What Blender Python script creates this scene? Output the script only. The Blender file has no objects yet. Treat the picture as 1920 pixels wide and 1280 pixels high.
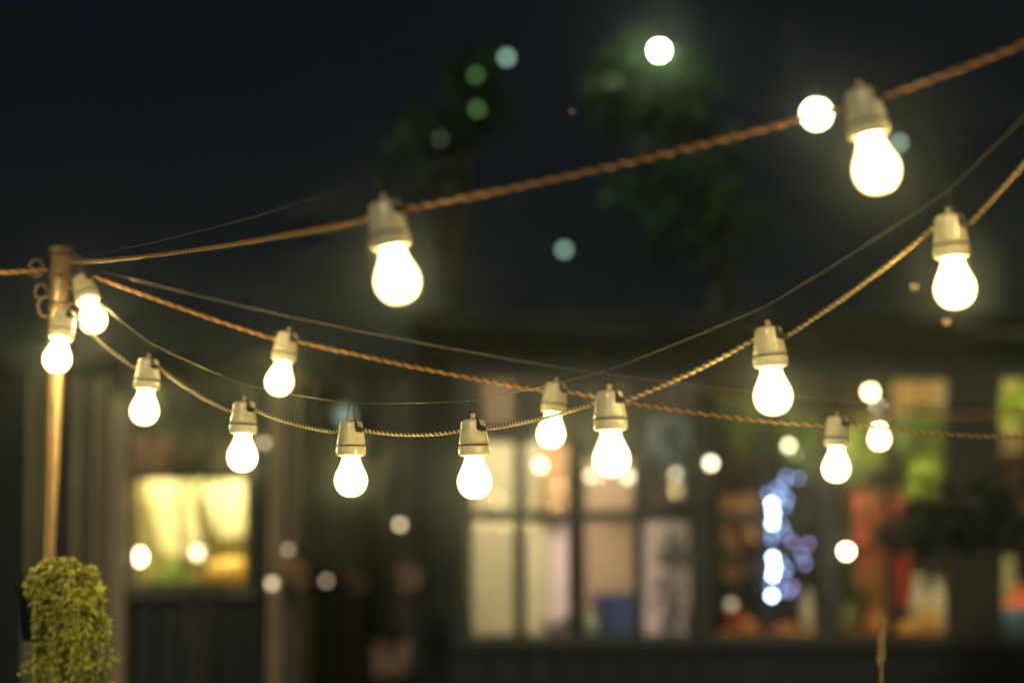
import bpy, math, random
from mathutils import Vector, Matrix, Euler

S = bpy.context.scene
COL = S.collection
R = math.radians
rnd = random.Random(11)

# ------------------------------------------------------------------ camera
CAM = Vector((0.0, 0.0, 1.65))
PITCH = R(4.54)
FPX = 1920 * 85 / 36
FWD = Vector((0, math.cos(PITCH), math.sin(PITCH)))
UP = Vector((0, -math.sin(PITCH), math.cos(PITCH)))
cd = bpy.data.cameras.new('camera')
cam = bpy.data.objects.new('camera', cd)
COL.objects.link(cam)
cam.location = CAM
cam.rotation_euler = (R(90) + PITCH, 0, 0)
cd.lens = 85
cd.sensor_width = 36
cd.clip_start = 0.05
cd.clip_end = 500
cd.dof.use_dof = True
cd.dof.focus_distance = 3.74
cd.dof.aperture_fstop = 2.07
S.camera = cam

# ------------------------------------------------------------------ sky and light (night)
w = bpy.data.worlds.new('World')
S.world = w
w.use_nodes = True
nt = w.node_tree
nt.nodes.clear()
out = nt.nodes.new('ShaderNodeOutputWorld')
sky = nt.nodes.new('ShaderNodeTexSky')
sky.sky_type = 'NISHITA'
sky.sun_disc = False
sky.sun_elevation = R(-4)
sky.sun_rotation = R(200)
b1 = nt.nodes.new('ShaderNodeBackground')
b1.inputs['Strength'].default_value = 0.03
b2 = nt.nodes.new('ShaderNodeBackground')
b2.inputs['Color'].default_value = (0.0028, 0.0052, 0.0078, 1)
b2.inputs['Strength'].default_value = 1.0
ad = nt.nodes.new('ShaderNodeAddShader')
nt.links.new(sky.outputs[0], b1.inputs['Color'])
nt.links.new(b1.outputs[0], ad.inputs[0])
nt.links.new(b2.outputs[0], ad.inputs[1])
nt.links.new(ad.outputs[0], out.inputs['Surface'])

sd = bpy.data.lights.new('facade_fill_sun', 'SUN')  # warm fill added to brighten the board walls, no real source behind it
sd.energy = 0.95
sd.angle = R(12)
sd.color = (1.0, 0.94, 0.68)
so = bpy.data.objects.new('facade_fill_sun', sd)
COL.objects.link(so)
so.rotation_euler = (R(60), 0, R(-16))

S.view_settings.view_transform = 'Standard'
S.view_settings.look = 'None'
S.view_settings.exposure = 0
S.view_settings.gamma = 1
S.view_settings.use_curve_mapping = False
S.render.engine = 'CYCLES'
S.cycles.use_adaptive_sampling = False
S.cycles.max_bounces = 6
S.cycles.transparent_max_bounces = 16
S.cycles.volume_bounces = 1
S.cycles.sample_clamp_indirect = 4
S.cycles.use_denoising = True
S.cycles.caustics_reflective = False
S.cycles.caustics_refractive = False


def P(px, py, d):
    """point seen at photo pixel (px, py) at axial distance d"""
    return CAM + FWD * d + Vector((1, 0, 0)) * ((px - 960) / FPX * d) + UP * ((640 - py) / FPX * d)


def W(px, py, Y):
    """point of the vertical plane y = Y seen at photo pixel (px, py)"""
    dr = FWD + Vector((1, 0, 0)) * ((px - 960) / FPX) + UP * ((640 - py) / FPX)
    return CAM + dr * (Y / dr.y)


# ------------------------------------------------------------------ materials
def mat(name, col, rough=0.6, var=0.25, scale=12.0, metal=0.0, bump=0.0, stretch=None, coat=0.0, sss=0.0):
    m = bpy.data.materials.new(name)
    m.use_nodes = True
    t = m.node_tree
    p = t.nodes['Principled BSDF']
    p.inputs['Roughness'].default_value = rough
    p.inputs['Metallic'].default_value = metal
    if coat:
        p.inputs['Coat Weight'].default_value = coat
        p.inputs['Coat Roughness'].default_value = 0.12
    if sss:
        p.inputs['Subsurface Weight'].default_value = sss
        p.inputs['Subsurface Radius'].default_value = (0.004, 0.003, 0.002)
    tc = t.nodes.new('ShaderNodeTexCoord')
    mp = t.nodes.new('ShaderNodeMapping')
    if stretch:
        mp.inputs['Scale'].default_value = stretch
    n = t.nodes.new('ShaderNodeTexNoise')
    n.inputs['Scale'].default_value = scale
    n.inputs['Detail'].default_value = 5
    oi = t.nodes.new('ShaderNodeObjectInfo')
    t.links.new(tc.outputs['Object'], mp.inputs[0])
    t.links.new(mp.outputs[0], n.inputs['Vector'])
    rs = t.nodes.new('ShaderNodeMath'); rs.operation = 'MULTIPLY'; rs.inputs[1].default_value = 9.0
    t.links.new(oi.outputs['Random'], rs.inputs[0])
    t.links.new(rs.outputs[0], mp.inputs['Location'])
    r = t.nodes.new('ShaderNodeMapRange')
    r.inputs['From Min'].default_value = 0.25
    r.inputs['From Max'].default_value = 0.75
    r.inputs['To Min'].default_value = 1 - var
    r.inputs['To Max'].default_value = 1 + var
    t.links.new(n.outputs['Fac'], r.inputs['Value'])
    r2 = t.nodes.new('ShaderNodeMapRange')
    r2.inputs['To Min'].default_value = 1 - var * 0.7
    r2.inputs['To Max'].default_value = 1 + var * 0.7
    t.links.new(oi.outputs['Random'], r2.inputs['Value'])
    mu = t.nodes.new('ShaderNodeMath'); mu.operation = 'MULTIPLY'
    t.links.new(r.outputs[0], mu.inputs[0]); t.links.new(r2.outputs[0], mu.inputs[1])
    sc = t.nodes.new('ShaderNodeVectorMath'); sc.operation = 'SCALE'
    sc.inputs[0].default_value = col
    t.links.new(mu.outputs[0], sc.inputs['Scale'])
    t.links.new(sc.outputs[0], p.inputs['Base Color'])
    if bump:
        b = t.nodes.new('ShaderNodeBump')
        b.inputs['Strength'].default_value = bump
        b.inputs['Distance'].default_value = 0.002
        t.links.new(n.outputs['Fac'], b.inputs['Height'])
        t.links.new(b.outputs[0], p.inputs['Normal'])
    return m


def emit(name, col, strength, base=(0.8, 0.8, 0.8)):
    m = bpy.data.materials.new(name)
    m.use_nodes = True
    p = m.node_tree.nodes['Principled BSDF']
    p.inputs['Base Color'].default_value = (*base, 1)
    p.inputs['Roughness'].default_value = 0.3
    p.inputs['Emission Color'].default_value = (*col, 1)
    p.inputs['Emission Strength'].default_value = strength
    return m


WARM = (1.0, 0.78, 0.32)
M = {
    'bulb': None,
    'porcelain': mat('aged_porcelain', (0.72, 0.62, 0.38), 0.28, 0.12, 60, coat=0.5, bump=0.15),
    'groove': mat('dark_groove', (0.05, 0.03, 0.02), 0.7, 0.2, 80),
    'rubber': mat('black_rubber', (0.012, 0.012, 0.012), 0.5, 0.2, 80),
    'hook': mat('dark_steel_wire', (0.03, 0.028, 0.025), 0.45, 0.2, 80, metal=0.6),
    'plug': mat('brass_plug', (0.55, 0.40, 0.20), 0.45, 0.2, 90),
    'cord': mat('yellowed_twisted_flex', (0.85, 0.60, 0.20), 0.38, 0.25, 90, coat=0.3),
    'cord2': mat('orange_brown_twisted_flex', (0.88, 0.40, 0.09), 0.4, 0.3, 60, coat=0.3),
    'cord_dark': mat('dark_twist_flex', (0.10, 0.055, 0.025), 0.5, 0.25, 90, coat=0.2),
    'wire': mat('thin_support_wire', (0.42, 0.34, 0.24), 0.35, 0.25, 40, metal=0.7),
    'copper': mat('brushed_copper_pole', (0.56, 0.37, 0.18), 0.36, 0.25, 30, metal=0.6, stretch=(8, 8, 0.4), bump=0.2),
    'rust': mat('rusty_clamp', (0.20, 0.13, 0.08), 0.6, 0.4, 70, metal=0.4),
    'leaf_y': mat('yellow_green_leaf', (0.50, 0.48, 0.08), 0.55, 0.6, 28, sss=0.0),
    'leaf': mat('green_leaf', (0.085, 0.16, 0.03), 0.5, 0.4, 9),
    'leaf_b': mat('bright_green_leaf', (0.22, 0.34, 0.03), 0.5, 0.35, 9),
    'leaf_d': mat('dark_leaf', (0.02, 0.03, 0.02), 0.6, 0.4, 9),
    'pot': mat('black_pot_plastic', (0.008, 0.009, 0.013), 0.4, 0.2, 20),
    'tree_bark': mat('dark_tree_bark', (0.05, 0.048, 0.04), 0.9, 0.4, 14),
    'tree_leaf': mat('glossy_dark_tree_leaf', (0.020, 0.080, 0.006), 0.45, 0.4, 9),
    'bark': mat('bark', (0.10, 0.085, 0.06), 0.85, 0.4, 14, bump=0.5),
    'straw': mat('dry_straw', (0.42, 0.27, 0.09), 0.6, 0.3, 60),
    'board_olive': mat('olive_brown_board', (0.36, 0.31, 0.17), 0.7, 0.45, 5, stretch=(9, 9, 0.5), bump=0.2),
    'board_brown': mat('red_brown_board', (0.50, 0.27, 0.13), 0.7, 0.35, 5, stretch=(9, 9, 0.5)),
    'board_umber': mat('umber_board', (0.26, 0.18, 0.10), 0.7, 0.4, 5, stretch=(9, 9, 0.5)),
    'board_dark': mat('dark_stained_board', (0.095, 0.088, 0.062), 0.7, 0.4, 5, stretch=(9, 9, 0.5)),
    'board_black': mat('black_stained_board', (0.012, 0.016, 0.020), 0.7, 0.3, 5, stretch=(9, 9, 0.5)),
    'post_tan': mat('tan_painted_post', (0.40, 0.28, 0.17), 0.6, 0.2, 5, stretch=(5, 5, 0.5)),
    'frame': mat('dark_green_sash_paint', (0.028, 0.034, 0.024), 0.5, 0.2, 8),
    'frame_b': mat('brown_post_paint', (0.045, 0.038, 0.026), 0.55, 0.2, 8),
    'roof': mat('dark_roof_felt', (0.005, 0.007, 0.009), 0.85, 0.3, 6),
    'cream': mat('cream_wall_panel', (0.68, 0.57, 0.35), 0.7, 0.1, 3),
    'curtain': mat('yellow_curtain_cloth', (0.88, 0.80, 0.48), 0.8, 0.1, 6),
    'peach': mat('peach_wall_panel', (0.40, 0.26, 0.165), 0.7, 0.1, 3),
    'lilac': mat('lilac_wall_panel', (0.80, 0.60, 0.62), 0.7, 0.12, 3),
    'navy': mat('navy_box_card', (0.05, 0.065, 0.18), 0.5, 0.2, 8),
    'teal': mat('teal_tin', (0.42, 0.50, 0.30), 0.4, 0.3, 8),
    'int_dark': mat('interior_brown_wall', (0.042, 0.030, 0.016), 0.8, 0.35, 3),
    'floor': mat('interior_floor_boards', (0.10, 0.07, 0.04), 0.6, 0.3, 4),
    'ground': mat('paving', (0.07, 0.068, 0.06), 0.85, 0.3, 2, bump=0.3),
    'red': mat('red_cloth', (0.60, 0.05, 0.04), 0.7, 0.2, 8),
    'flower_red': mat('coral_red_petal', (0.65, 0.12, 0.07), 0.6, 0.3, 20),
    'flower_pink': mat('pink_petal', (0.36, 0.20, 0.14), 0.6, 0.3, 20),
    'orange': mat('orange_pottery', (0.68, 0.27, 0.07), 0.5, 0.2, 8),
    'tan': mat('tan_woodwork', (0.52, 0.30, 0.11), 0.5, 0.2, 5),
    'yellow': mat('yellow_pottery', (0.85, 0.50, 0.07), 0.4, 0.15, 8),
    'white': mat('white_ceramic', (0.72, 0.68, 0.58), 0.35, 0.15, 8),
    'bluetin': mat('blue_tin', (0.07, 0.20, 0.38), 0.4, 0.2, 8),
    'insect': mat('pale_moth_wing', (0.85, 0.62, 0.30), 0.6, 0.2, 200),
    'cap': mat('lamp_cap_metal', (0.10, 0.09, 0.07), 0.45, 0.2, 20, metal=0.6),
}
# brown grime patches on the old porcelain
t = M['porcelain'].node_tree
pb = t.nodes['Principled BSDF']
src = pb.inputs['Base Color'].links[0].from_socket
mpn = [n_ for n_ in t.nodes if n_.type == 'MAPPING'][0]
gn = t.nodes.new('ShaderNodeTexNoise'); gn.inputs['Scale'].default_value = 75; gn.inputs['Detail'].default_value = 8; gn.inputs['Roughness'].default_value = .7
gr = t.nodes.new('ShaderNodeMapRange'); gr.inputs['From Min'].default_value = .56; gr.inputs['From Max'].default_value = .74; gr.inputs['To Max'].default_value = .75
gm = t.nodes.new('ShaderNodeMix'); gm.data_type = 'RGBA'; gm.inputs[7].default_value = (.16, .09, .035, 1)
t.links.new(mpn.outputs[0], gn.inputs['Vector']); t.links.new(gn.outputs['Fac'], gr.inputs['Value'])
t.links.new(gr.outputs[0], gm.inputs[0]); t.links.new(src, gm.inputs[6]); t.links.new(gm.outputs[2], pb.inputs['Base Color'])
# lit frosted bulb glass: the filament lights the middle of the shell more than its rim
bm_ = emit('lit_frosted_glass', WARM, 85)
t = bm_.node_tree
lw = t.nodes.new('ShaderNodeLayerWeight'); lw.inputs['Blend'].default_value = 0.5
om = t.nodes.new('ShaderNodeMath'); om.operation = 'SUBTRACT'; om.inputs[0].default_value = 1.0
pw = t.nodes.new('ShaderNodeMath'); pw.operation = 'POWER'; pw.inputs[1].default_value = 3.8
ml = t.nodes.new('ShaderNodeMath'); ml.operation = 'MULTIPLY_ADD'; ml.inputs[1].default_value = 120; ml.inputs[2].default_value = 1.25
t.links.new(lw.outputs['Facing'], om.inputs[1]); t.links.new(om.outputs[0], pw.inputs[0])
t.links.new(pw.outputs[0], ml.inputs[0])
t.links.new(ml.outputs[0], t.nodes['Principled BSDF'].inputs['Emission Strength'])
M['bulb'] = bm_
# clear window glass: transparent with a fresnel reflection
g = bpy.data.materials.new('window_glass')
g.use_nodes = True
t = g.node_tree
t.nodes.clear()
o_ = t.nodes.new('ShaderNodeOutputMaterial'); mx = t.nodes.new('ShaderNodeMixShader')
tr = t.nodes.new('ShaderNodeBsdfTransparent'); gl = t.nodes.new('ShaderNodeBsdfGlossy')
tr.inputs['Color'].default_value = (0.93, 0.95, 0.92, 1)
gl.inputs['Roughness'].default_value = 0.03
fr = t.nodes.new('ShaderNodeFresnel'); fr.inputs['IOR'].default_value = 1.45
t.links.new(fr.outputs[0], mx.inputs[0]); t.links.new(tr.outputs[0], mx.inputs[1])
t.links.new(gl.outputs[0], mx.inputs[2]); t.links.new(mx.outputs[0], o_.inputs['Surface'])
M['glass'] = g


# ------------------------------------------------------------------ mesh helpers
class MB:
    def __init__(s):
        s.v = []; s.f = []

    def box(s, a, b):
        x0, y0, z0 = [min(a[i], b[i]) for i in range(3)]
        x1, y1, z1 = [max(a[i], b[i]) for i in range(3)]
        n = len(s.v)
        s.v += [(x0, y0, z0), (x1, y0, z0), (x1, y1, z0), (x0, y1, z0), (x0, y0, z1), (x1, y0, z1), (x1, y1, z1), (x0, y1, z1)]
        s.f += [tuple(n + i for i in q) for q in ((0, 3, 2, 1), (4, 5, 6, 7), (0, 1, 5, 4), (1, 2, 6, 5), (2, 3, 7, 6), (3, 0, 4, 7))]
        return s

    def bbox(s, a, b, c):
        """box with chamfered vertical-plane edges (bevel c) - 8-sided section along z"""
        x0, y0, z0 = [min(a[i], b[i]) for i in range(3)]
        x1, y1, z1 = [max(a[i], b[i]) for i in range(3)]
        ring = [(x0 + c, y0), (x1 - c, y0), (x1, y0 + c), (x1, y1 - c), (x1 - c, y1), (x0 + c, y1), (x0, y1 - c), (x0, y0 + c)]
        n = len(s.v)
        s.v += [(x, y, z0) for x, y in ring] + [(x, y, z1) for x, y in ring]
        s.f += [tuple(n + 7 - i for i in range(8)), tuple(n + 8 + i for i in range(8))]
        s.f += [(n + i, n + (i + 1) % 8, n + 8 + (i + 1) % 8, n + 8 + i) for i in range(8)]
        return s

    def tube(s, pts, r, k=6, cap=True):
        n0 = len(s.v)
        pts = [Vector(p) for p in pts]
        rr = r if isinstance(r, (list, tuple)) else [r] * len(pts)
        up = Vector((0, 0, 1))
        tprev = None
        for i, p in enumerate(pts):
            a = pts[max(0, i - 1)]; b = pts[min(len(pts) - 1, i + 1)]
            tg = (b - a)
            tg = tg.normalized() if tg.length > 1e-9 else Vector((1, 0, 0))
            if tprev is None:
                if abs(tg.dot(up)) > 0.95:
                    up = Vector((1, 0, 0))
                nn = (up - tg * up.dot(tg)).normalized()
            else:
                nn = (nn - tg * nn.dot(tg))
                nn = nn.normalized() if nn.length > 1e-6 else tg.orthogonal().normalized()
            bb = tg.cross(nn)
            tprev = tg
            for j in range(k):
                a_ = 2 * math.pi * j / k
                s.v.append(tuple(p + (nn * math.cos(a_) + bb * math.sin(a_)) * rr[i]))
        for i in range(len(pts) - 1):
            for j in range(k):
                j2 = (j + 1) % k
                s.f.append((n0 + i * k + j, n0 + i * k + j2, n0 + (i + 1) * k + j2, n0 + (i + 1) * k + j))
        if cap:
            s.f.append(tuple(n0 + k - 1 - j for j in range(k)))
            e = n0 + (len(pts) - 1) * k
            s.f.append(tuple(e + j for j in range(k)))
        return s

    def lathe(s, prof, k=24, c=(0, 0, 0), sx=1.0, sy=1.0):
        """prof: (r, z) from bottom to top or top to bottom; poles have r = 0"""
        n0 = len(s.v); rows = []
        for r, z in prof:
            if r < 1e-7:
                rows.append([len(s.v)]); s.v.append((c[0], c[1], c[2] + z))
            else:
                row = []
                for j in range(k):
                    a = 2 * math.pi * j / k
                    row.append(len(s.v))
                    s.v.append((c[0] + r * sx * math.cos(a), c[1] + r * sy * math.sin(a), c[2] + z))
                rows.append(row)
        for A, B in zip(rows, rows[1:]):
            for j in range(k):
                j2 = (j + 1) % k
                if len(A) == 1 and len(B) == 1: continue
                if len(A) == 1: s.f.append((A[0], B[j], B[j2]))
                elif len(B) == 1: s.f.append((A[j2], A[j], B[0]))
                else: s.f.append((A[j2], A[j], B[j], B[j2]))
        return s

    def sphere(s, c, r, k=14, h=8, sz=1.0):
        return s.lathe([(r * math.sin(math.pi * i / h) if 0 < i < h else 0.0, -r * sz * math.cos(math.pi * i / h)) for i in range(h + 1)][::-1], k, c)

    def leaf(s, p, d, n, L, wd, fold=0.25):
        """pointed leaf: base p, direction d, normal n"""
        p = Vector(p); d = Vector(d).normalized(); n = Vector(n)
        n = (n - d * n.dot(d)); n = n.normalized() if n.length > 1e-6 else d.orthogonal().normalized()
        sd_ = d.cross(n)
        i = len(s.v)
        s.v += [tuple(p), tuple(p + d * L * .45 + sd_ * wd / 2 + n * wd * fold), tuple(p + d * L - n * L * .12), tuple(p + d * L * .45 - sd_ * wd / 2 + n * wd * fold), tuple(p + d * L * .5)]
        s.f += [(i, i + 1, i + 4), (i + 1, i + 2, i + 4), (i, i + 4, i + 3), (i + 4, i + 2, i + 3)]
        return s

    def mesh(s, name, m, smooth=False, off=None):
        me = bpy.data.meshes.new(name)
        v = s.v if off is None else [(a - off[0], b - off[1], c - off[2]) for a, b, c in s.v]
        me.from_pydata(v, [], s.f)
        me.materials.append(m)
        if smooth:
            me.polygons.foreach_set('use_smooth', [True] * len(me.polygons))
        me.update()
        return me

    def build(s, name, m, parent=None, smooth=False, world=True):
        """world: coordinates are world ones; made local to the root thing"""
        off = None
        if parent is not None and world:
            off = Vector((0, 0, 0)); q = parent
            while q is not None:
                off = off + Vector(q.location); q = q.parent
        elif parent is None and world and s.v:
            xs = [v[0] for v in s.v]; ys = [v[1] for v in s.v]; zs = [v[2] for v in s.v]
            off = Vector(((min(xs) + max(xs)) / 2, (min(ys) + max(ys)) / 2, min(zs)))
        ob = bpy.data.objects.new(name, s.mesh(name, m, smooth, off))
        COL.objects.link(ob)
        ob.parent = parent
        if parent is None and off is not None:
            ob.location = off
        return ob


def tag(o, label=None, cat=None, group=None, kind=None):
    if label: o['label'] = label
    if cat: o['category'] = cat
    if group: o['group'] = group
    if kind: o['kind'] = kind
    return o


def thing(name, label, cat, loc, group=None):
    o = bpy.data.objects.new(name, None)
    o.empty_display_size = 0.05
    COL.objects.link(o)
    o.location = loc
    return tag(o, label, cat, group)


def copy_tree(o, parent=None):
    c = o.copy(); COL.objects.link(c); c.parent = parent
    for ch in list(o.children):
        copy_tree(ch, c)
    return c


def rect(x0, x1, y0, y1, Y):
    """photo-pixel rectangle -> world x0,x1,z0,z1 on the plane y=Y"""
    a = W(x0, y1, Y); b = W(x1, y0, Y)
    return a.x, b.x, a.z, b.z


# ------------------------------------------------------------------ setting: ground
tag(MB().box((-40, -20, -0.2), (40, 60, 0.0)).build('ground', M['ground']), 'dark paving of the yard in front of the buildings', None, None, 'structure')

# ------------------------------------------------------------------ left clad building (y = 11.5)
YL = 11.5


def boards(parent, x0, x1, y0, y1, Y, m, step, th=0.03, jitter=0.012, name='board', gap=3):
    """vertical boards filling a photo rectangle, px step"""
    x = x0
    while x < x1 - 2:
        wd = min(step * rnd.uniform(.85, 1.15), x1 - x)
        a, b, c, d = rect(x, x + wd - gap, y0, y1, Y)
        j = rnd.uniform(0, jitter)
        MB().bbox((a, Y - th - j, max(0.0, c)), (b, Y, d), 0.004).build(name, m, parent)
        x += wd


shed = thing('garden_shed', 'vertically boarded garden shed with a lit yellow window behind the copper pole', 'shed', (W(250, 1000, YL).x, YL, 0))
gz = 1640   # photo row well below the ground line for y=11.5 .. clipped at z = 0
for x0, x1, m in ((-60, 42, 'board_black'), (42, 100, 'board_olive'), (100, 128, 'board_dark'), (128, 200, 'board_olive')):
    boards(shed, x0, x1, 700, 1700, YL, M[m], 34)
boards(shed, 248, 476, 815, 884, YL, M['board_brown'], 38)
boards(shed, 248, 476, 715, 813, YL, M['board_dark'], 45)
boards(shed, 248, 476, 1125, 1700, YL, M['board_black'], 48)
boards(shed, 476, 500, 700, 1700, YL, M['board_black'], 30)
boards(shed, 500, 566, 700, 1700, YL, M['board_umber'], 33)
a, b, c, d = rect(203, 246, 745, 1700, YL)
MB().bbox((a, YL - 0.09, 0), (b, YL + 0.02, d), 0.008).build('corner_post', M['post_tan'], shed)
# roof
a, b, _, z_ = rect(-120, 580, 700, 1000, YL)
mb = MB(); z1 = W(0, 700, YL).z
mb.box((a, YL - .08, z1), (b, YL + 2.2, z1 + 0.12))
mb.build('roof', M['roof'], shed)
# shed window: frame, sill, panes, glazing bar
a, b, c, d = rect(246, 474, 888, 1104, YL)
win = MB().box((a, YL - .05, c), (a + .03, YL, d)).box((b - .03, YL - .05, c), (b, YL, d)).box((a + .03, YL - .05, d - .03), (b - .03, YL, d)).box((a + .03, YL - .05, c), (b - .03, YL, c + .03)).build('window', M['frame'], shed)
MB().box((a - .02, YL - .12, c - .035), (b + .02, YL - .052, c - .002)).build('sill', M['board_dark'], win)
MB().box((a + .032, YL - .03, c + .032), (b - .032, YL - .026, d - .032)).build('pane', M['glass'], win)
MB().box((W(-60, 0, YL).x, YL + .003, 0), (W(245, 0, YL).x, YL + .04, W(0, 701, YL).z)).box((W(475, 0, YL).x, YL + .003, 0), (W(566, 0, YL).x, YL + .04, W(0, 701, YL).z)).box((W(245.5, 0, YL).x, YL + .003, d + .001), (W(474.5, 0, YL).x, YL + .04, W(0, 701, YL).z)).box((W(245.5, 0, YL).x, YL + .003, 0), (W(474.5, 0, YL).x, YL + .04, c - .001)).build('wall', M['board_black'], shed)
# room behind the window
a2, b2 = a - .2, b + .18
room = MB()
room.box((a2, YL + .85, 0), (b2, YL + .9, 2.5)).box((a2 - .05, YL + .02, 0), (a2, YL + .85, 2.5)).box((b2, YL + .02, 0), (b2 + .05, YL + .85, 2.5)).box((a2, YL + .02, 2.3), (b2, YL + .85, 2.35))
room.build('inner_wall', mat('olive_inner_wall', (.30, .26, .10), .8, .2, 4), shed)
MB().box((a2 + .02, YL + .22, 2.24), (b2 - .02, YL + .32, 2.29)).build('ceiling_lamp', emit('shed_ceiling_lamp_light', (1, .87, .54), 95), shed)
MB().box((a2, YL + .05, c - .28), (b2, YL + .7, c - .24)).build('bench_top', M['tan'], shed)


def drape(name, pts_top, pts_bot, Y, m, parent, folds=7):
    """pleated cloth between two photo-pixel edges (left to right)"""
    mb = MB(); n = folds * 4; rows = 10
    for r_ in range(rows + 1):
        f = r_ / rows
        for i in range(n + 1):
            u = i / n
            px = (pts_top[0][0] * (1 - u) + pts_top[1][0] * u) * (1 - f) + (pts_bot[0][0] * (1 - u) + pts_bot[1][0] * u) * f
            py = (pts_top[0][1] * (1 - u) + pts_top[1][1] * u) * (1 - f) + (pts_bot[0][1] * (1 - u) + pts_bot[1][1] * u) * f
            p = W(px, py, Y + 0.02 * math.sin(u * folds * 2 * math.pi))
            mb.v.append(tuple(p))
    for r_ in range(rows):
        for i in range(n):
            q = r_ * (n + 1) + i
            mb.f.append((q, q + 1, q + n + 2, q + n + 1))
    return mb.build(name, m, parent, smooth=True)


tag(drape('curtain', ((268, 870), (338, 870)), ((300, 1035), (392, 1050)), YL + .60, M['curtain'], None), 'left pale yellow curtain gathered aside in the shed window', 'curtain', 'curtains in the shed window')
tag(drape('curtain', ((350, 870), (474, 870)), ((408, 1010), (470, 1000)), YL + .63, M['curtain'], None), 'right pale yellow curtain swept aside in the shed window', 'curtain', 'curtains in the shed window')

# ------------------------------------------------------------------ middle dark shed, set back (y = 13)
YM = 13.0
mid = thing('timber_store', 'dark boarded timber store between the shed and the glazed pavilion', 'shed', (W(700, 1000, YM).x, YM, 0))
x = 566
for wd, m in ((46, 'board_black'), (30, 'board_dark'), (34, 'board_dark'), (40, 'board_black'), (30, 'board_dark'), (28, 'board_dark'), (40, 'board_black'), (30, 'board_black'), (22, 'board_black')):
    boards(mid, x, x + wd, 700, 1700, YM, M[m], wd, gap=4)
    x += wd
a, b, c, d = rect(550, 856, 700, 1000, YM)
MB().box((a, YM + .003, 0), (b, YM + .04, d)).build('wall', M['board_black'], mid)
MB().box((a, YM - .1, d), (b, YM + 1.5, d + .1)).build('roof', M['roof'], mid)

# ------------------------------------------------------------------ glazed pavilion (y = 12)
YR = 12.0
pav = thing('glazed_pavilion', 'dark framed garden pavilion with lit windows across the right half', 'building', (W(1400, 1000, YR).x, YR, 0))
ZS = W(0, 1202, YR).z
ZT = W(0, 700, YR).z
x = 852
while x < 2180:      # low boarded wall under the windows
    a, b, c, d = rect(x, x + 64, 1215, 1700, YR)
    MB().bbox((a, YR - .02 - rnd.uniform(0, .008), 0), (b - .008, YR + .04, d), .004).build('plinth_board', M['board_black'], pav)
    x += 66
a, b, c, d = rect(848, 2190, 1202, 1215, YR)
MB().box((a, YR - .08, c), (b, YR + .1, d)).build('sill', M['frame'], pav)
a, b, c, d = rect(848, 2190, 640, 700, YR)
MB().box((a, YR - .03, c), (b, YR + .1, d)).build('lintel', M['board_black'], pav)
# eave and roof
rf = MB()
zr = d
rf.box((a - .2, YR - .15, zr + .002), (b + .2, YR + 3.3, zr + .14))
rf.build('roof', M['roof'], pav)
MB().tube([(a - .2, YR - .201, zr + .07), (b + .2, YR - .201, zr + .07)], .05, 10).build('gutter', M['roof'], pav, smooth=True)
for x0, x1, m in ((852, 878, 'frame'), (1300, 1332, 'frame_b'), (1540, 1569, 'frame_b'), (1777, 1868, 'frame_b'), (2050, 2080, 'frame_b')):
    a, b, c, d = rect(x0, x1, 700, 1202, YR)
    MB().bbox((a, YR - .07, c), (b, YR + .08, d), .008).build('post', M[m], pav)


def sash(x0, x1, mull, rails, m='frame'):
    a, b, c, d = rect(x0, x1, 702, 1200, YR)
    fr_ = MB().box((a, YR - .02, c), (a + .018, YR + .03, d)).box((b - .018, YR - .02, c), (b, YR + .03, d)).box((a + .018, YR - .02, d - .025), (b - .018, YR + .03, d)).box((a + .018, YR - .02, c), (b - .018, YR + .03, c + .03)).build('window', M[m], pav)
    xs = [a + .018]
    for m0, m1 in mull:
        e, f, _, _ = rect(m0, m1, 800, 900, YR)
        MB().box((e, YR - .018, c + .032), (f, YR + .028, d - .027)).build('mullion', M[m], fr_)
        xs += [e, f]
    xs.append(b - .018)
    for i in range(0, len(xs), 2):
        lo = c + .032
        for r0, r1 in rails:
            z0 = W(0, r1, YR).z; z1 = W(0, r0, YR).z
            MB().box((xs[i] + .001, YR - .016, z0), (xs[i + 1] - .001, YR + .026, z1)).build('rail', M[m], fr_)
            MB().box((xs[i] + .001, YR, lo), (xs[i + 1] - .001, YR + .004, z0 - .001)).build('pane', M['glass'], fr_)
            lo = z1 + .001
        MB().box((xs[i] + .001, YR, lo), (xs[i + 1] - .001, YR + .004, d - .027)).build('pane', M['glass'], fr_)


MB().box((W(849, 0, YR).x, YR + .05, 0), (W(2190, 0, YR).x, YR + .08, W(0, 1216, YR).z)).build('plinth_wall', M['board_black'], pav)
sash(879, 1299, ((963, 986), (1064, 1097), (1187, 1207)), ((957, 978),))
sash(1333, 1539, ((1428, 1440),), ((957, 970),))
sash(1570, 1776, ((1658, 1672),), ())
sash(1869, 2049, ((1952, 1968),), ())

# pavilion interior
xa = W(860, 0, YR).x; xb = W(2080, 0, YR).x
YB = 14.2
MB().box((xa - .1, YB, 0), (xb + .06, YB + .1, zr)).build('back_wall', M['int_dark'], pav)
MB().box((xa - .04, YR + .101, 0), (xa + .03, YB, zr)).build('side_wall', M['board_black'], pav)
MB().box((xb, YR + .101, 0), (xb + .06, YB, zr)).build('side_wall', M['board_black'], pav)
MB().box((xa + .031, YR + .12, 0.004), (xb, YB, 0.06)).build('floor', M['floor'], pav)
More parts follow.
